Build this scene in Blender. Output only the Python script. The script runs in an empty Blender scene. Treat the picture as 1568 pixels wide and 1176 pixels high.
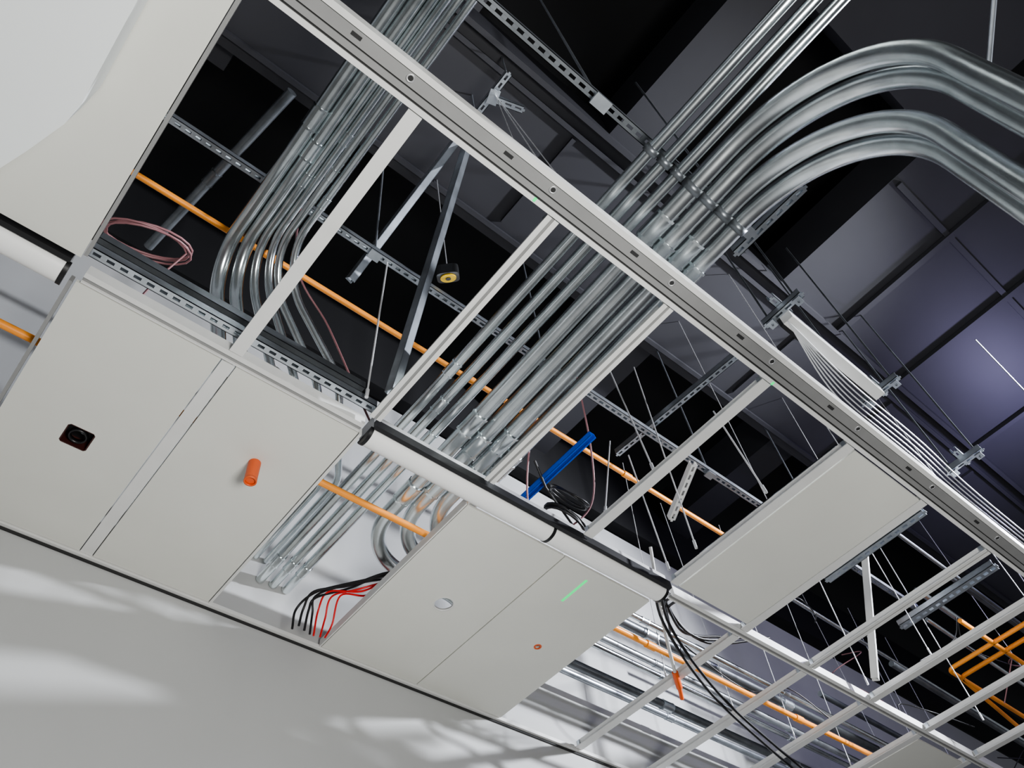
import bpy, math, random
from mathutils import Vector, Matrix
random.seed(4)
S=2.7; CAMZ=1.6
def V(x,y,z): return Vector((x*S,y*S,CAMZ+z*S))

# ---------- materials ----------
def mat(name,col,rough=.5,metal=0,var=.06,scale=6,bump=0,emit=0,stretch=None):
    m=bpy.data.materials.new(name); m.use_nodes=True
    nt=m.node_tree; b=nt.nodes['Principled BSDF']
    b.inputs['Roughness'].default_value=rough; b.inputs['Metallic'].default_value=metal
    tc=nt.nodes.new('ShaderNodeTexCoord'); n=nt.nodes.new('ShaderNodeTexNoise')
    n.inputs['Scale'].default_value=scale; n.inputs['Detail'].default_value=5
    nt.links.new(tc.outputs['Object'],n.inputs['Vector'])
    r=nt.nodes.new('ShaderNodeValToRGB')
    r.color_ramp.elements[0].position=.3; r.color_ramp.elements[1].position=.7
    r.color_ramp.elements[0].color=(*[max(0,c*(1-var)) for c in col],1)
    r.color_ramp.elements[1].color=(*[min(1,c*(1+var)) for c in col],1)
    nt.links.new(n.outputs['Fac'],r.inputs['Fac']); nt.links.new(r.outputs['Color'],b.inputs['Base Color'])
    if bump:
        bp=nt.nodes.new('ShaderNodeBump'); bp.inputs['Strength'].default_value=bump
        nt.links.new(n.outputs['Fac'],bp.inputs['Height']); nt.links.new(bp.outputs[0],b.inputs['Normal'])
    if emit:
        b.inputs['Emission Color'].default_value=(*col,1); b.inputs['Emission Strength'].default_value=emit
    return m
M={}
M['panel']=mat('panel_white',(.68,.68,.63),.6,0,.02,3)
M['soffit']=mat('soffit_white',(.84,.87,.87),.7,0,.01,2)
M['wall']=mat('wall_paint',(.45,.455,.45),.7,0,.02,2)
M['rail']=mat('rail_white',(.70,.70,.68),.4,0,.03,8)
M['railg']=mat('rail_grey',(.31,.31,.305),.42,.2,.05,8)
M['alu']=mat('aluminium',(.60,.60,.60),.38,.6,.05,12)
M['galv']=mat('galvanised',(.55,.59,.63),.36,.9,.18,9,.05)
M['cond']=mat('conduit_steel',(.76,.81,.82),.22,1,.12,14,.04)
M['bigc']=mat('rigid_conduit',(.74,.78,.79),.26,1,.12,10,.05)
M['dgalv']=mat('dull_steel',(.20,.215,.23),.4,.8,.2,9)
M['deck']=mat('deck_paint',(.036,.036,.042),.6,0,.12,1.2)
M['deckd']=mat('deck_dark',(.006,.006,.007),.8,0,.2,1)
M['black']=mat('black_plastic',(.012,.012,.013),.4)
M['dark']=mat('dark_gap',(.03,.03,.03),.8)
M['orange']=mat('orange_pipe',(.88,.33,.05),.4,0,.06)
M['stub']=mat('orange_plastic',(.74,.13,.035),.45)
M['diff']=mat('diffuser',(.88,.88,.86),.3,0,.01)
M['blue']=mat('blue_strut',(.01,.08,.50),.35)
M['yellow']=mat('yellow_plastic',(.85,.55,.02),.4)
M['red']=mat('red_cable',(.7,.02,.02),.4)
M['brown']=mat('brown_cable',(.27,.13,.14),.4)
M['wire']=mat('wire_steel',(.75,.76,.77),.35,.4)
M['green']=mat('laser_green',(.0,.60,.16),.5,0,.01,3,0,1.1)
M['floor']=mat('floor_concrete',(.32,.31,.30),.7,0,.1,3)
M['whitecable']=mat('white_cable',(.6,.6,.58),.5)
M['maroon']=mat('box_maroon',(.05,.012,.01),.5)

# ---------- builder ----------
class Bd:
    def __init__(s,name): s.n=name; s.v=[]; s.f=[]; s.mi=[]; s.sm=[]; s.ms=[]
    def mid(s,k):
        if k not in s.ms: s.ms.append(k)
        return s.ms.index(k)
    def faces(s,vs,fs,k,smooth=False):
        o=len(s.v); s.v+= [tuple(p) for p in vs]; i=s.mid(k)
        for f in fs: s.f.append(tuple(a+o for a in f)); s.mi.append(i); s.sm.append(smooth)
    def box(s,lo,hi,k):
        x0,y0,z0=lo; x1,y1,z1=hi
        vs=[(x0,y0,z0),(x1,y0,z0),(x1,y1,z0),(x0,y1,z0),(x0,y0,z1),(x1,y0,z1),(x1,y1,z1),(x0,y1,z1)]
        s.faces(vs,[(0,3,2,1),(4,5,6,7),(0,1,5,4),(1,2,6,5),(2,3,7,6),(3,0,4,7)],k)
    def prism(s,poly,z0,z1,k):
        n=len(poly); vs=[(x,y,z0) for x,y in poly]+[(x,y,z1) for x,y in poly]
        s.faces(vs,[tuple(range(n)),tuple(range(n,2*n))]+[(i,(i+1)%n,n+(i+1)%n,n+i) for i in range(n)],k)
    def sweep(s,path,prof,k,up=Vector((0,0,1)),smooth=False,cap=True,closed=True):
        path=[Vector(p) for p in path]; n=len(path); m=len(prof); vs=[]
        t0=(path[1]-path[0]).normalized()
        if abs(t0.dot(up))>.98: up=Vector((1,0,0))
        side=t0.cross(up).normalized(); u=side.cross(t0).normalized(); pt=t0
        for i,p in enumerate(path):
            a=(path[i]-path[i-1]).normalized() if i>0 else t0
            b=(path[i+1]-path[i]).normalized() if i<n-1 else a
            t=(a+b)
            t=t.normalized() if t.length>1e-6 else a
            q=pt.rotation_difference(t); side=q@side; u=q@u; pt=t
            for (x,y) in prof: vs.append(p+side*x+u*y)
        fs=[]
        rng=range(m) if closed else range(m-1)
        for i in range(n-1):
            for j in rng:
                j2=(j+1)%m; fs.append((i*m+j,i*m+j2,(i+1)*m+j2,(i+1)*m+j))
        s.faces(vs,fs,k,smooth)
        if cap and closed:
            s.faces([vs[j] for j in range(m)],[tuple(range(m))],k)
            s.faces([vs[(n-1)*m+j] for j in range(m)],[tuple(reversed(range(m)))],k)
    def bar(s,p,q,w,h,k,up=Vector((0,0,1))):
        s.sweep([p,q],[(-w/2,-h/2),(w/2,-h/2),(w/2,h/2),(-w/2,h/2)],k,up)
    def tube(s,path,r,k,seg=12,smooth=True):
        s.sweep(path,[(r*math.cos(2*math.pi*i/seg),r*math.sin(2*math.pi*i/seg)) for i in range(seg)],k,smooth=smooth)
    def strut(s,p,q,k='galv',w=.041,h=.041,up=Vector((0,0,1)),slots=True,t=.003):
        p=Vector(p);q=Vector(q); d=(q-p); L=d.length; d.normalize(); up=Vector(up)
        if abs(d.dot(up))>.98: up=Vector((1,0,0))
        side=d.cross(up).normalized(); u=side.cross(d).normalized()
        a=w/2; lip=w*.22
        for sg in (-1,1):
            o=side*(sg*(a-t/2))
            s.bar(p+o,q+o,t,h,k,u)
            o=side*(sg*(a-lip/2))+u*(h/2-t/2)
            s.bar(p+o,q+o,lip,t,k,u)
        if not slots:
            o=-u*(h/2-t/2); s.bar(p+o,q+o,w,t,k,u)
        else:
            for sg in (-1,1):
                o=side*(sg*(a-w*.17))-u*(h/2-t/2)
                s.bar(p+o,q+o,w*.34,t,k,u)
            n=max(1,int(L/.05))
            for i in range(n+1):
                c=p+d*(L*i/n)-u*(h/2-t/2)
                s.bar(c-d*.011,c+d*.011,w*.34,t,k,u)
    def ring(s,c,ax,r0,r1,h,k,seg=24):
        ax=Vector(ax).normalized(); t=ax.orthogonal().normalized(); b=ax.cross(t); c=Vector(c); vs=[]
        for i in range(seg):
            a=2*math.pi*i/seg; d=t*math.cos(a)+b*math.sin(a)
            vs+=[c+d*r0,c+d*r1,c+d*r1+ax*h,c+d*r0+ax*h]
        fs=[]
        for i in range(seg):
            j=(i+1)%seg
            for e in range(4): fs.append((i*4+e,i*4+(e+1)%4,j*4+(e+1)%4,j*4+e))
        s.faces(vs,fs,k,True)
    def disc(s,c,ax,r,h,k,seg=20):
        c=Vector(c); ax=Vector(ax).normalized(); s.tube([c,c+ax*h],r,k,seg)
    def build(s,parent=None):
        me=bpy.data.meshes.new(s.n); me.from_pydata(s.v,[],s.f); 
        for k in s.ms: me.materials.append(M[k])
        me.polygons.foreach_set('material_index',s.mi); me.polygons.foreach_set('use_smooth',s.sm); me.update()
        import bmesh
        bm=bmesh.new(); bm.from_mesh(me); bmesh.ops.recalc_face_normals(bm,faces=bm.faces); bm.to_mesh(me); bm.free()
        o=bpy.data.objects.new(s.n,me); bpy.context.collection.objects.link(o)
        if parent: o.parent=parent
        return o
def fillet(pts,rad,n=8):
    pts=[Vector(p) for p in pts]; out=[pts[0]]
    for i in range(1,len(pts)-1):
        r=rad[i-1] if isinstance(rad,(list,tuple)) else rad
        a=(pts[i-1]-pts[i]); b=(pts[i+1]-pts[i]); la,lb=a.length,b.length; a.normalize(); b.normalize()
        ang=a.angle(b)
        if ang>3.1: out.append(pts[i]); continue
        d=min(r/math.tan(ang/2),la*.49,lb*.49); r=d*math.tan(ang/2)
        c=pts[i]+(a+b).normalized()*(r/math.sin(ang/2))
        s0=pts[i]+a*d-c; s1=pts[i]+b*d-c; tot=s0.angle(s1); ax=s0.cross(s1).normalized()
        for j in range(n+1): out.append(c+Matrix.Rotation(tot*j/n,3,ax)@s0)
    out.append(pts[-1]); return out
def spline(pts,n=8):
    P=[Vector(p) for p in pts]; P=[P[0]*2-P[1]]+P+[P[-1]*2-P[-2]]; out=[]
    for i in range(1,len(P)-2):
        a,b,c,d=P[i-1],P[i],P[i+1],P[i+2]
        for j in range(n):
            t=j/n; out.append(.5*((2*b)+(c-a)*t+(2*a-5*b+4*c-d)*t*t+(3*b-a-3*c+d)*t**3))
    out.append(P[-2]); return out

GX=lambda k:.181+.224*k
# ---------- room shell ----------
w=Bd('wall_back'); w.box(V(-3,1.19,-.593),V(6,1.25,1.86),'wall'); w.build()
w=Bd('floor'); a=V(-3,-2.5,0); b=V(6,1.19,0); w.box((a.x,a.y,-.1),(b.x,b.y,0),'floor'); w.build()
t=Bd('trim_1'); t.box(V(-3,1.181,.996),V(6,1.189,1.004),'rail'); t.box(V(-3,1.1868,.991),V(6,1.1895,.9955),'dark'); t.build()
sf=Bd('ceiling_soffit')
poly=[(-.118,-.6),(-.118,.452),(-.124,.485),(-.142,.535),(-.25,.80),(-1.4,.80),(-1.4,-.6)]
sf.prism([(x*S,y*S) for x,y in poly],CAMZ+.93*S,CAMZ+.997*S,'soffit'); sf.build()

# ---------- deck ----------
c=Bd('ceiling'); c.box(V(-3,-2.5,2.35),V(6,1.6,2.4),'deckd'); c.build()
g=Bd('roof_beam_framing')
z=1.95
def slab(x0,y0,x1,y1,zz=z,th=.16,k='deck'): g.box(V(x0*z,y0*z,zz),V(x1*z,y1*z,zz+th),k)
slab(-1.2,.135,2.8,.33)
slab(-1.2,-1.2,.17,.12); slab(.385,-.13,.47,.135); slab(.73,-.24,2.8,.133)
slab(.385,-1.2,.73,-.13)
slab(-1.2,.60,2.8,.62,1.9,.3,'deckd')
slab(-1.2,.33,-.02,.36,1.99); slab(.62,.332,.70,.60,2.05); slab(1.0,.332,1.06,.60,2.05)
for x in (.86,1.02,1.25,1.6): slab(x,-.2,x+.010,.133,z-.016,.014)
slab(.74,-.07,2.8,-.062,z-.010,.009)
for x in (-.1,.12,.35,.58,.82,1.05,1.3): slab(x,.16,x+.006,.30,z-.01,.009)
for y in (.15,.31): slab(-1.2,y,2.8,y+.006,z-.014,.012)
slab(-1.2,.128,2.8,.1345,z-.03,.19)
g.build()

# ---------- ceiling panels ----------
def panel(x0,x1,y0,y1,holes=None,zb=.9995):
    p=Bd('ceiling_panel'); e=.0012
    X0,Y0,Z0=V(x0+e,y0+e,zb); X1,Y1,Z1=V(x1-e,y1-e,zb+.0055)
    if not holes: p.box((X0,Y0,Z0),(X1,Y1,Z1),'panel')
    else:
        hx,hy,r,sq=holes; hx*=S; hy*=S
        n=32; vs=[];fs=[]
        for zz in (Z0,Z1):
            for i in range(n):
                a=2*math.pi*(i+.5)/n; cx,sy=math.cos(a),math.sin(a); m=max(abs(cx),abs(sy))
                cx2,sy2=(cx/m,sy/m) if sq else (cx,sy)
                vs.append((hx+r*cx2,hy+r*sy2,zz))
            for i in range(n):
                a=2*math.pi*(i+.5)/n; cx,sy=math.cos(a),math.sin(a)
                tx=((X1-hx) if cx>0 else (X0-hx))/cx; ty=((Y1-hy) if sy>0 else (Y0-hy))/sy
                q=min(tx,ty); vs.append((hx+q*cx,hy+q*sy,zz))
            for (cxx,cyy) in ((X0,Y0),(X1,Y0),(X1,Y1),(X0,Y1)): vs.append((cxx,cyy,zz))
        T=2*n+4
        for b0 in (0,T):
            for i in range(n):
                j=(i+1)%n; fs.append((b0+i,b0+j,b0+n+j,b0+n+i))
                A0=Vector(vs[b0+n+i]);B0=Vector(vs[b0+n+j])
                if abs(A0.x-B0.x)>1e-6 and abs(A0.y-B0.y)>1e-6:
                    cand=[b0+2*n+q for q in range(4) if (abs(vs[b0+2*n+q][0]-A0.x)<1e-5 or abs(vs[b0+2*n+q][1]-A0.y)<1e-5) and (abs(vs[b0+2*n+q][0]-B0.x)<1e-5 or abs(vs[b0+2*n+q][1]-B0.y)<1e-5)]
                    if cand: fs.append((b0+n+i,b0+n+j,cand[0]))
        for i in range(n): fs.append((i,(i+1)%n,T+(i+1)%n,T+i))
        fs+= [(2*n,2*n+1,T+2*n+1,T+2*n),(2*n+1,2*n+2,T+2*n+2,T+2*n+1),(2*n+2,2*n+3,T+2*n+3,T+2*n+2),(2*n+3,2*n,T+2*n,T+2*n+3)]
        p.faces(vs,fs,'panel')
    return p.build()
tw=.0105
YF=.700; YW=1.180; YB=.256
panel(GX(-1)+.004,GX(0)-tw,YF+.006,YW,(.070,.955,.055,True)); panel(GX(0)+tw,GX(1)-.004,YF+.006,YW)
panel(GX(2)+.002,GX(3),YF+.03,YW,(.751,.954,.05,False)); panel(GX(3),GX(4)-.004,YF+.03,YW,(.981,.953,.017,False))
panel(GX(4)+.012,GX(5)-.012,YB+.002,YF-.03)
panel(GX(-2),GX(-1)-.003,.15,.672); panel(GX(-3),GX(-2),.15,.672); panel(GX(-4),GX(-3),.15,.672)
panel(GX(-2),GX(-1)-.003,-.33,.15);panel(GX(-3),GX(-2),-.33,.15)
panel(GX(8)+.012,GX(9)-.012,YF+.02,YW)

# ---------- grid ----------
def tee(k,y0,y1,groove=False,name='cross_tee'):
    t=Bd(name); x=GX(k)*S; Y0=y0*S; Y1=y1*S; Z=CAMZ+S
    w=.054
    if groove:
        t.box((x-w/2,Y0,Z),(x-.006,Y1,Z+.004),'rail'); t.box((x+.006,Y0,Z),(x+w/2,Y1,Z+.004),'rail')
        t.box((x-.009,Y0,Z+.004),(x+.009,Y1,Z+.02),'railg')
    else:
        t.box((x-w/2,Y0,Z),(x+w/2,Y1,Z+.005),'rail')
    t.box((x-.012,Y0,Z+.005),(x+.012,Y1,Z+.045),'rail')
    for yy in (Y0+.01,Y1-.03):
        t.box((x-.02,yy,Z+.005),(x+.02,yy+.02,Z+.04),'galv')
    t.build()
for k in range(0,13):
    tee(k,YB+.001,YF-(.03 if 1<=k<=4 else .013),k in(1,2,6))
for k in [0]+list(range(5,12)): tee(k,YF+.008,YW,False)
t=Bd('edge_angle')
t.box(V(GX(-1)-.003,.15,.999),V(GX(-1)+.002,.665,1.012),'railg')
t.box(V(GX(-1)-.003,.71,.999),V(GX(-1)+.002,YW,1.012),'railg')
t.build()
t=Bd('edge_angle'); t.box(V(GX(1)-.0035,YF+.008,.999),V(GX(1)+.0015,YW,1.015),'rail'); t.build()
t=Bd('edge_angle'); t.box(V(GX(2)-.001,YF+.03,.999),V(GX(2)+.0015,YW,1.015),'rail'); t.build()
mb=Bd('main_beam_profile')
X0,X1=-2.0,5.0
y0,y1=.211,.2555
def yb(a,b,z0,z1,k): mb.box(V(X0,a,z0),V(X1,b,z1),k)
yb(y1-.007,y1,.9995,1.003,'rail')
yb(y1-.010,y1-.007,1.002,1.006,'dark')
yb(y1-.018,y1-.010,1.0,1.0035,'railg')
yb(y1-.020,y1-.018,1.002,1.006,'dark')
yb(y0+.009,y1-.020,1.0,1.004,'railg')
yb(y0+.008,y0+.009,1.001,1.006,'dark')
yb(y0,y0+.008,.999,1.020,'rail')
yb(y0+.010,y1-.010,1.004,1.022,'railg')
yb(y1-.002,y1,1.003,1.02,'rail')
for i in range(70):
    x=-.6+i*.0752
    c0=V(x,.2265,.9995)
    if i%3==1:
        mb.ring(c0+Vector((0,0,-.001)),(0,0,1),.009,.015,.003,'alu',16); mb.disc(c0+Vector((0,0,-.0005)),(0,0,1),.009,.002,'dark',12)
    elif i%3==0:
        a=c0-Vector((.018,0,0)); b=c0+Vector((.018,0,0)); mb.bar(a,b,.012,.003,'dark')
for x,y in ((.365,.2480),(.86,.2500)): mb.box(V(x,y,.9990),V(x+.004,y+.006,.99945),'green')
mb.build()
def rail(x0,x1,name='main_runner'):
    r=Bd(name)
    r.box(V(x0,YF-.012,1.0),V(x1,YF-.004,1.02),'rail'); r.box(V(x0,YF-.004,1.003),V(x1,YF+.003,1.006),'railg')
    r.box(V(x0,YF+.003,.9995),V(x1,YF+.0055,1.02),'rail'); r.build()
rail(GX(-1)+.01,GX(1)-.006); rail(GX(4)+.02,5)
b=Bd('strut_channel'); b.strut(V(GX(-1),YF-.026,1.035),V(GX(1),YF-.026,1.035),'galv'); b.build()
b=Bd('strut_channel'); b.strut(V(GX(-1),YF-.020,1.075),V(GX(1)-.02,YF-.020,1.075),'dgalv',up=(0,1,0),slots=False); b.build()
def fixture(x0,x1,joints=()):
    f=Bd('linear_light_fixture'); yc=YF
    f.box(V(x0,yc-.0245,.994),V(x1,yc-.017,1.010),'black')
    f.box(V(x0,yc-.017,1.0),V(x1,yc+.024,1.03),'alu')
    pr=[(math.cos(math.pi*i/12)*.050,-math.sin(math.pi*i/12)*.036) for i in range(13)]
    f.sweep([V(x0,yc+.004,1.0),V(x1,yc+.004,1.0)],pr,'diff',smooth=True)
    for x in (x0,x1,*joints):
        pr2=[(a*1.05,b*1.06) for a,b in pr]
        f.sweep([V(x-.003,yc+.004,1.0),V(x+.003,yc+.004,1.0)],pr2,'black',smooth=True)
    f.build()
fixture(.412,1.075,(.79,)); fixture(-1.0,-.055,())

# ---------- conduits ----------
def coupling(b,p,d,r,k='cond'):
    p=Vector(p); d=Vector(d).normalized()
    b.tube([p-d*r*1.4,p+d*r*1.4],r*1.12,k,14); b.tube([p-d*r*1.7,p-d*r*1.4],r*1.19,k,8,False); b.tube([p+d*r*1.4,p+d*r*1.7],r*1.19,k,8,False)
zc=1.12
for i,xr in enumerate((.516,.546,.576,.606)):
    x=xr*zc; b=Bd('large_conduit'); r=.0385
    yb0=(-.178,-.170,-.128,-.118)[i]
    ye=.995-.045*i
    xe=.87+.036*i
    pts=[V(x,yb0,-.59),V(x,yb0,zc),V(x,ye,1.075),V(xe,ye,1.075),V(xe,1.187,1.075)]
    b.tube(fillet(pts,[.62,.30,.22],20),r,'bigc',24)
    for y in (.20+.03*(i%2),.64+.03*(i%2),ye-.17): coupling(b,V(x,y,zc-.045*(y-yb0)/(ye-yb0)),(0,1,0),r)
    b.build()
for i,xr in enumerate((.441,.466,.491)):
    x=xr*1.11; b=Bd('straight_conduit'); r=.024
    b.tube([V(x,-1.6,1.12),V(x,1.187,1.10)],r,'cond',16)
    for y in (-.28,.58+.07*i,1.12): coupling(b,V(x,y,1.12-.02*(y+1.6)/2.79),(0,1,0),r)
    b.build()
for i in range(6):
    r=(.034,.030,.021,.019,.018,.018)[i]
    xr=(.090,.108,.122,.133,.144,.157)[i]; zz=1.35 if i<4 else 1.31
    x=xr*zz; b=Bd('bent_conduit')
    ye=.775-.016*i
    xe=(.31,.345,.425,.448,.471,.494)[i]; zl=1.09 if i<2 else 1.15
    xd=(.235,.265,.295,.32,.345,.37)[i]
    pts=[V(x,-1.6,zz),V(x,ye,zz),V(xd,ye+.09-.01*i,zl),V(xe,1.03-.02*i,zl),V(xe,1.187,zl)]
    b.tube(fillet(pts,[.30,.2,.2],12),r,'cond',16)
    for y in (-.3+.04*i,.45+.05*(i%3)): coupling(b,V(x,y,zz),(0,1,0),r)
    b.build()
for i in range(6):
    yy=(.88,.925,.975,1.02,1.08,1.13)[i]; b=Bd('wall_conduit'); r=(.018,.030,.022)[i%3]
    zz=1.13+.02*(i%2)
    b.tube([V(.99,yy,zz),V(4.5,yy,zz)],r,('cond','dgalv','galv')[i%3],12)
    for q in range(5): coupling(b,V(1.25+.5*q+.07*i,yy,zz),(1,0,0),r,'galv')
    b.build()

def opipe(y,z,x0,x1,r=.0165):
    b=Bd('orange_sprinkler_pipe'); b.tube([V(x0,y,z),V(x1,y,z)],r,'orange',12)
    n=int((x1-x0)/.5)
    for i in range(n+1):
        p=V(x0+.2+i*.5,y,z)
        if p.x+.07<x1*S: b.tube([p,p+Vector((.07,0,0))],r*1.35,'orange',12)
    b.build()
opipe(.526*1.5,1.5,-1,1.59); opipe(.826*1.035,1.035,-1,4)
b=Bd('orange_sprinkler_pipe')
for xr in (1.80,1.85):
    b.tube(fillet([V(xr*1.2,.33*1.2-.3,1.2),V(xr*1.2,.52*1.2,1.2),V(xr*1.2+.5,.52*1.2+(xr-1.8),1.2)],.05),.016,'orange',10)
b.tube([V(2.0,.49,1.2),V(3.2,.49,1.2)],.016,'orange',10); b.build()

# ---------- struts ----------
def strut(p,q,name='strut_channel',k='galv',**kw):
    b=Bd(name); b.strut(p,q,k,**kw); b.build()
Yt=.438*1.42
b=Bd('trapeze_strut'); b.strut(V(-.5,Yt,1.42),V(2.2,Yt,1.42))
for x in (-.15,.35,.78,1.3,1.8):
    b.tube([V(x,Yt,1.42),V(x,Yt,1.90 if x<0 else 2.34)],.006,'galv',6); b.bar(V(x-.012,Yt,1.405),V(x+.012,Yt,1.405),.05,.01,'galv')
b.build()
Yb=.105*1.165
b=Bd('trapeze_strut'); b.strut(V(.0,Yb,1.165),V(.735,Yb,1.165),'dgalv')
for x in (.05,.40,.715):
    b.tube([V(x,Yb,1.15),V(x,Yb,1.95)],.006,'galv',6); b.bar(V(x-.014,Yb,1.143),V(x+.014,Yb,1.143),.05,.012,'galv')
for xr in (.441,.466,.491):
    b.ring(V(xr*1.11,Yb-.006,1.1195-.012),(0,1,0),.026,.032,.03,'dgalv')
for xr in (.516,.546,.576,.606): b.ring(V(xr*zc,Yb-.006,zc-.0115),(0,1,0),.0395,.044,.035,'dgalv')
b.build()
b=Bd('deck_bracket'); b.strut(V(.43,.27,1.80),V(.43,.39,1.80)); b.strut(V(.435,.33,1.79),V(.50,.308,1.79))
for a in ((.43,.275),(.43,.385)): b.tube([V(*a,1.80),V(*a,1.95)],.006,'galv',6)
b.bar(V(.425,.31,1.775),V(.435,.34,1.775),.06,.01,'galv'); b.build()
for dx in (-.06,.05,.14):
    b=Bd('brace_cable'); b.tube([V(.432,.32,1.78),V(.45+dx,.262,1.03)],.003,'wire',6); b.build()
strut(V(.42,.44,1.75),V(.346,.70,1.42),'brace_strut','galv',slots=False,up=(1,0,.3))
strut(V(.446,.44,1.75),V(.403,.625,1.015),'brace_strut','galv',up=(1,.3,.3),slots=False)
strut(V(1.13,.36,1.46),V(1.11,.73,1.46),'strut_channel','galv')
strut(V(1.57*1.2,.27*1.2,1.2),V(1.57*1.2,.49*1.2,1.2),'strut_channel','galv',w=.08)
strut(V(1.315*1.1,.27*1.1,1.1),V(1.315*1.1,.49*1.1,1.1),'strut_channel','galv',w=.06)
strut(V(1.745,.52,1.35),V(1.70,.64,1.01),'brace_strut','rail',slots=False)
strut(V(GX(4)+.012,.28,1.02),V(GX(4)+.012,.60,1.02),'strut_channel','galv',up=(-1,0,0))
strut(V(1.52,.47,1.35),V(1.63,.60,1.3),'strut_channel','dgalv')
strut(V(1.12,.56,1.27),V(1.18,.69,1.25),'strut_channel','rail')
b=Bd('blue_strut_channel'); b.strut(V(.806,.57,1.15),V(.792,.775,1.13),'blue',w=.041,h=.03,slots=False,up=(.2,0,-1)); b.build()
b=Bd('steel_pipe'); b.tube([V(.085,.52,1.6),V(.02,.97,1.6)],.028,'dgalv',12); coupling(b,V(.05,.76,1.6),(-.065,.45,0),.028,'dgalv'); b.build()

# ---------- hanger wires ----------
def wire(p,q,r=.0045,k='wire',name='hanger_wire'):
    b=Bd(name); b.tube([p,q],r,k,6); 
    d=(Vector(q)-Vector(p)).normalized()
    b.tube([Vector(p),Vector(p)+d*.05],r*1.9,k,6); b.build()
wire(V(.379,.656,1.02),V(.379,.622,1.42))
for a,c in (((1.06,.59,1.02),(1.06,.58,1.6)),((1.06,.42,1.02),(1.05,.44,1.27)),((1.06,.66,1.02),(1.06,.67,1.36)),((.853,.62,1.02),(.99,.66,1.35)),((.853,.50,1.02),(.90,.55,1.42))): wire(V(*a),V(*c))
for k in range(5,12):
    for y in (.33,.52):
        if random.random()<.5: wire(V(GX(k),y,1.018),V(GX(k)+random.uniform(-.02,.02),y+random.uniform(-.02,.02),1.95),.0026)
for k in range(5,12):
    wire(V(GX(k),.9,1.018),V(GX(k)+random.uniform(-.04,.04),.9+random.uniform(-.04,.04),1.7),.0026)
for i in range(5):
    x=random.uniform(1.4,2.6); y=random.uniform(.3,1.0); a=random.uniform(-.1,.1)
    wire(V(x,y,1.03),V(x+a,y+random.uniform(-.06,.06),1.6),.0035)

# ---------- small ceiling items ----------
b=Bd('electrical_box'); c0=V(.070,.955,1.0)
b.box(c0+Vector((-.054,-.054,.055)),c0+Vector((.054,.054,.06)),'black')
for sx,sy,ex,ey in ((-.054,-.054,-.050,.054),(.050,-.054,.054,.054),(-.05,-.054,.05,-.050),(-.05,.050,.05,.054)):
    b.box(c0+Vector((sx,sy,0)),c0+Vector((ex,ey,.055)),'maroon')
b.ring(c0+Vector((0,0,.004)),(0,0,1),.030,.036,.02,'black'); b.disc(c0+Vector((.012,-.01,.03)),(0,0,1),.010,.01,'dgalv')
b.build()
b=Bd('orange_pipe_stub'); c0=V(.304,.85,.9995)
b.tube([c0+Vector((0,0,-.105)),c0+Vector((0,0,.004))],.0265,'stub',24); b.ring(c0+Vector((0,0,-.115)),(0,0,1),.021,.0268,.012,'stub'); b.build()
b=Bd('sprinkler_escutcheon'); b.ring(V(.981,.953,.9985),(0,0,1),.013,.021,.004,'stub'); b.build()
b=Bd('laser_line'); b.box(V(.9270,.755,.9988),V(.9320,.824,.99935),'green'); b.build()
b=Bd('round_cutout_ring'); b.ring(V(.751,.954,.9992),(0,0,1),.047,.052,.012,'rail',32); b.build()
b=Bd('tape_measure'); c0=V(.49,.58,1.45)
prf=[(math.copysign(abs(math.cos(t))**.5,math.cos(t))*.06,math.copysign(abs(math.sin(t))**.5,math.sin(t))*.055) for t in [2*math.pi*i/24 for i in range(24)]]
b.sweep([c0,c0+Vector((.02,.02,-.045))],prf,'black',smooth=False)
b.disc(c0+Vector((.02,.02,-.045)),(.4,.4,-.9),.042,.006,'yellow'); b.disc(c0+Vector((.022,.022,-.051)),(.4,.4,-.9),.014,.004,'black')
b.tube([c0,V(.49,.6,1.95)],.003,'wire',6); b.build()

# ---------- cables ----------
def cable(pts,r,k,name='cable',n=8):
    b=Bd(name); b.tube(spline([V(*p) for p in pts],n),r,k,8); b.build()
def coil(c,R1,R2,r,k,name,turns=3,tilt=(0,0),tail=None):
    b=Bd(name); pts=[]
    for i in range(turns*20):
        a=2*math.pi*i/20; j=1+.07*math.sin(i*.37)
        v=Vector((math.cos(a)*R1*j,math.sin(a)*R2*j,.012*math.sin(i*.21)))
        v=Matrix.Rotation(tilt[0],3,'X')@Matrix.Rotation(tilt[1],3,'Y')@v
        pts.append(V(*c)+v)
    if tail: pts+= [V(*t) for t in tail]
    b.tube(pts,r,k,8); b.build()
coil((.010,.715,1.19),.17,.10,.005,'brown','cable_coil',4,(.35,-.25),[(.05,.73,1.15),(.03,.79,1.05)])
coil((.875,.735,1.10),.13,.10,.007,'black','cable_coil',4,(.5,.3),[(.80,.70,1.12),(.76,.68,1.15)])
coil((.86,.70,1.13),.10,.12,.005,'black','cable_coil',2,(.9,.1))
coil((.30,.80,1.16),.07,.09,.009,'whitecable','cable_coil',1,(.9,.4))
cable([(.16,.55,1.5),(.22,.66,1.3),(.32,.70,1.22),(.40,.70,1.06),(.44,.72,1.04)],.005,'brown')
cable([(.75,.60,1.3),(.73,.66,1.15),(.80,.74,1.05),(.95,.72,1.04),(1.06,.70,1.04)],.005,'brown')
cable([(.78,.55,1.35),(.86,.62,1.2),(.90,.68,1.12),(.86,.73,1.06)],.005,'brown')
J=lambda a:random.uniform(-a,a)
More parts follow.
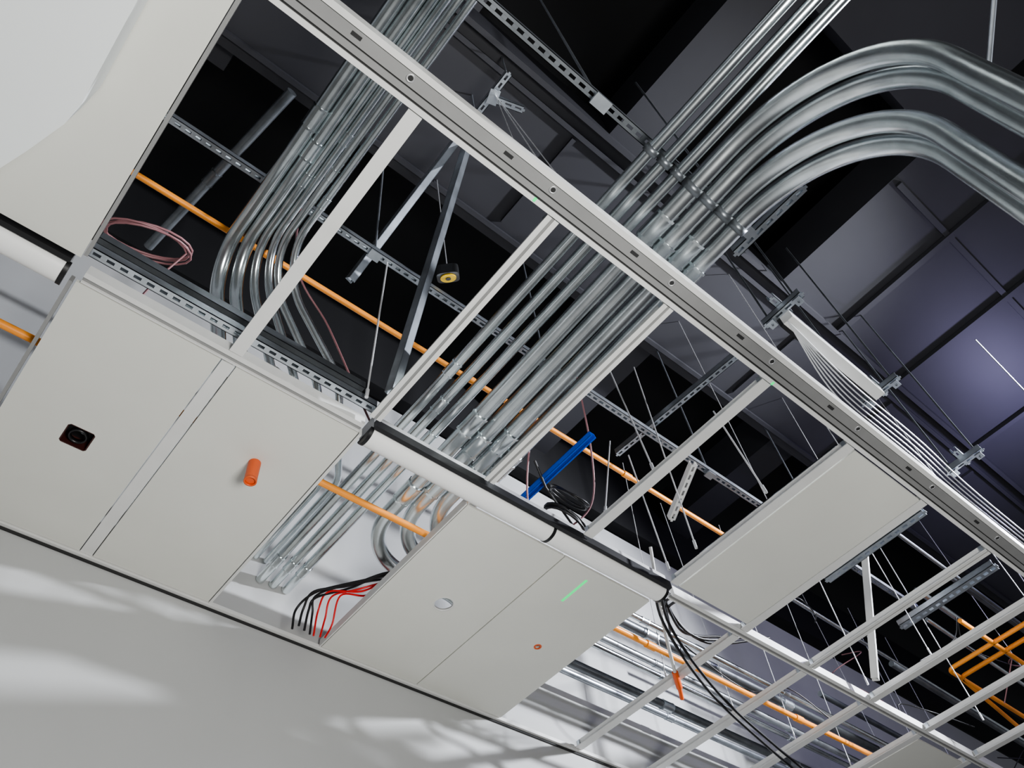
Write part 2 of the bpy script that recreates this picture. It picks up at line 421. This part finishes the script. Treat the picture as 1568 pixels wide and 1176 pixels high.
for i in range(4):
    cable([(.74,.93+.02*i,1.045),(.66+J(.01),.975+J(.01),1.04),(.60+J(.012),1.05+J(.012),1.045),(.566+J(.012),1.10+J(.01),1.04),(.548+.010*i,1.13+J(.006),1.02),(.547+.012*i,1.137,.990+J(.016))],.006,'black','black_cable')
for i in range(3):
    cable([(.66,1.00+.01*i,1.05),(.63+J(.012),1.05+J(.01),1.035),(.585+.012*i,1.09+J(.01),1.045),(.588+.016*i,1.125,1.02+J(.01)),(.590+.014*i+J(.008),1.130,.992+J(.018))],.005,'red','red_cable')
cable([(.70,1.0,1.08),(.655,1.04,1.04),(.65,1.09,1.04),(.68,1.12,1.03)],.009,'red','red_cable')
for i in range(2):
    cable([(1.08+.02*i,.71,1.06),(1.14+.02*i,.76,1.0),(1.28+.04*i,.80,.93),(1.45+.06*i,.82,.88),(1.75+.08*i,.86,.84),(2.1,.92,.84)],.008,'black','black_cable')
for i in range(5):
    cable([(1.10+.015*i,.72,1.04),(1.15+.02*i,.75+.012*i,1.09),(1.22+.03*i,.80,1.06),(1.30+.05*i,.86-.03*i,1.10)],.008,'black','black_cable')
cable([(1.16,.75,1.2),(1.20,.80,1.05),(1.28,.86,1.0)],.010,'whitecable')
b=Bd('orange_connector'); b.tube([V(1.28,.86,1.0),V(1.31,.88,.985)],.018,'stub',12); b.tube([V(1.31,.88,.985),V(1.33,.895,.975)],.012,'stub',12); b.build()
for i in range(14):
    x=random.uniform(1.3,2.7); y=random.uniform(.35,1.0); z0=random.uniform(1.04,1.2)
    pts=[(x,y,z0)]
    for j in range(4): pts.append((pts[-1][0]+random.uniform(-.02,.14),pts[-1][1]+random.uniform(-.08,.06),max(1.03,pts[-1][2]+random.uniform(-.08,.08))))
    cable(pts,.004,random.choice(['brown','brown','black','black']))
for i in range(8):
    y=random.uniform(.35,.85)*1.25; x=random.uniform(1.6,2.1); b=Bd('service_conduit')
    b.tube([V(x,y,1.25+.02*i),V(4,y+.02,1.25+.02*i)],random.choice((.014,.022)),random.choice(['cond','dgalv','dgalv']),10); b.build()
Zr=1.3
b=Bd('white_raceway'); b.box(V(.79*Zr,.155*Zr,Zr),V(1.03*Zr,.172*Zr,Zr+.025),'rail')
b.box(V(.79*Zr,.172*Zr,Zr),V(1.03*Zr,.178*Zr,Zr+.03),'black'); b.build()
for xr in (.785,1.04,1.30):
    b=Bd('trapeze_bracket'); x=xr*Zr
    b.strut(V(x,.125*Zr,Zr+.03),V(x,.195*Zr,Zr+.03)); b.strut(V(x-.03,.16*Zr,Zr+.045),V(x+.03,.16*Zr,Zr+.045),'galv')
    for y in (.135,.185): b.tube([V(x,y*Zr,Zr+.01),V(x,y*Zr,1.95)],.006,'dgalv',6); b.bar(V(x-.01,y*Zr,Zr+.015),V(x+.01,y*Zr,Zr+.015),.04,.01,'galv')
    b.build()
for i in range(6):
    y=.17+.006*i
    cable([(.79*Zr,.165*Zr,Zr),(.95*Zr,(y+.003)*Zr,Zr-.02),(1.15*Zr,(y+.006)*Zr,Zr-.01-.004*i),(1.4*Zr,(y+.012)*Zr,Zr-.03),(2.2*Zr,(y+.012)*Zr,Zr)],.004,'wire','suspension_cable')
b=Bd('threaded_rod'); b.tube([V(.59*1.3,-.40,1.3),V(.71*1.3,-.29,1.3)],.012,'galv',8); b.build()
b=Bd('threaded_rod'); b.tube([V(1.06*1.7,.01,1.7),V(1.25*1.7,.02,1.6)],.005,'galv',8); b.build()
strut(V(.735,.02,1.15),V(.735,.16,1.15),'strut_channel','galv')

# ---------- camera ----------
Ac=Vector((.764,.480,.4307)).normalized(); Bc=Vector((-.6387,.6569,.4006)); Bc=(Bc-Ac*Bc.dot(Ac)).normalized(); Uc=Ac.cross(Bc)
cam=bpy.data.cameras.new('camera'); co=bpy.data.objects.new('camera',cam); bpy.context.collection.objects.link(co)
right=Vector((Ac.x,Bc.x,Uc.x)); up=-Vector((Ac.y,Bc.y,Uc.y)); back=-Vector((Ac.z,Bc.z,Uc.z))
co.matrix_world=Matrix((( right.x,up.x,back.x,0),(right.y,up.y,back.y,0),(right.z,up.z,back.z,CAMZ),(0,0,0,1)))
cam.lens=36*1257/1568; cam.sensor_width=36; cam.clip_start=.02
bpy.context.scene.camera=co

# ---------- light ----------
wd=bpy.data.worlds.new('world'); bpy.context.scene.world=wd; wd.use_nodes=True
wd.node_tree.nodes['Background'].inputs[0].default_value=(.90,.93,1,1); wd.node_tree.nodes['Background'].inputs[1].default_value=.22
def lamp(kind,name,loc,tgt,size,power,col=(1,1,1),ang=None):
    l=bpy.data.lights.new(name,kind); l.energy=power; l.color=col
    if kind=='AREA': l.size=size
    else: l.shadow_soft_size=size
    if ang: l.spot_size=math.radians(ang); l.spot_blend=.6
    o=bpy.data.objects.new(name,l); bpy.context.collection.objects.link(o); o.location=loc
    if tgt is not None: o.rotation_euler=(Vector(tgt)-Vector(loc)).to_track_quat('-Z','Y').to_euler()
lamp('SPOT','work_light',V(2.35,-.55,1.42),V(.75,.9,1.08),.10,2500,(.90,.93,1),84)
lamp('POINT','violet_glow_light',V(2.46,.02,1.62),None,.12,75,(.62,.58,1))  # unseen violet light added to give the deck its purple glow
lamp('AREA','panel_fill_light',(.9,-1.3,.9),(1.2,1.4,4.3),1.2,165,(1,.99,.96))  # added fill from below, aimed up to brighten the ceiling panels
bpy.context.scene.view_settings.view_transform='AgX'
bpy.context.scene.view_settings.look='AgX - Medium High Contrast'
bpy.context.scene.view_settings.exposure=.15
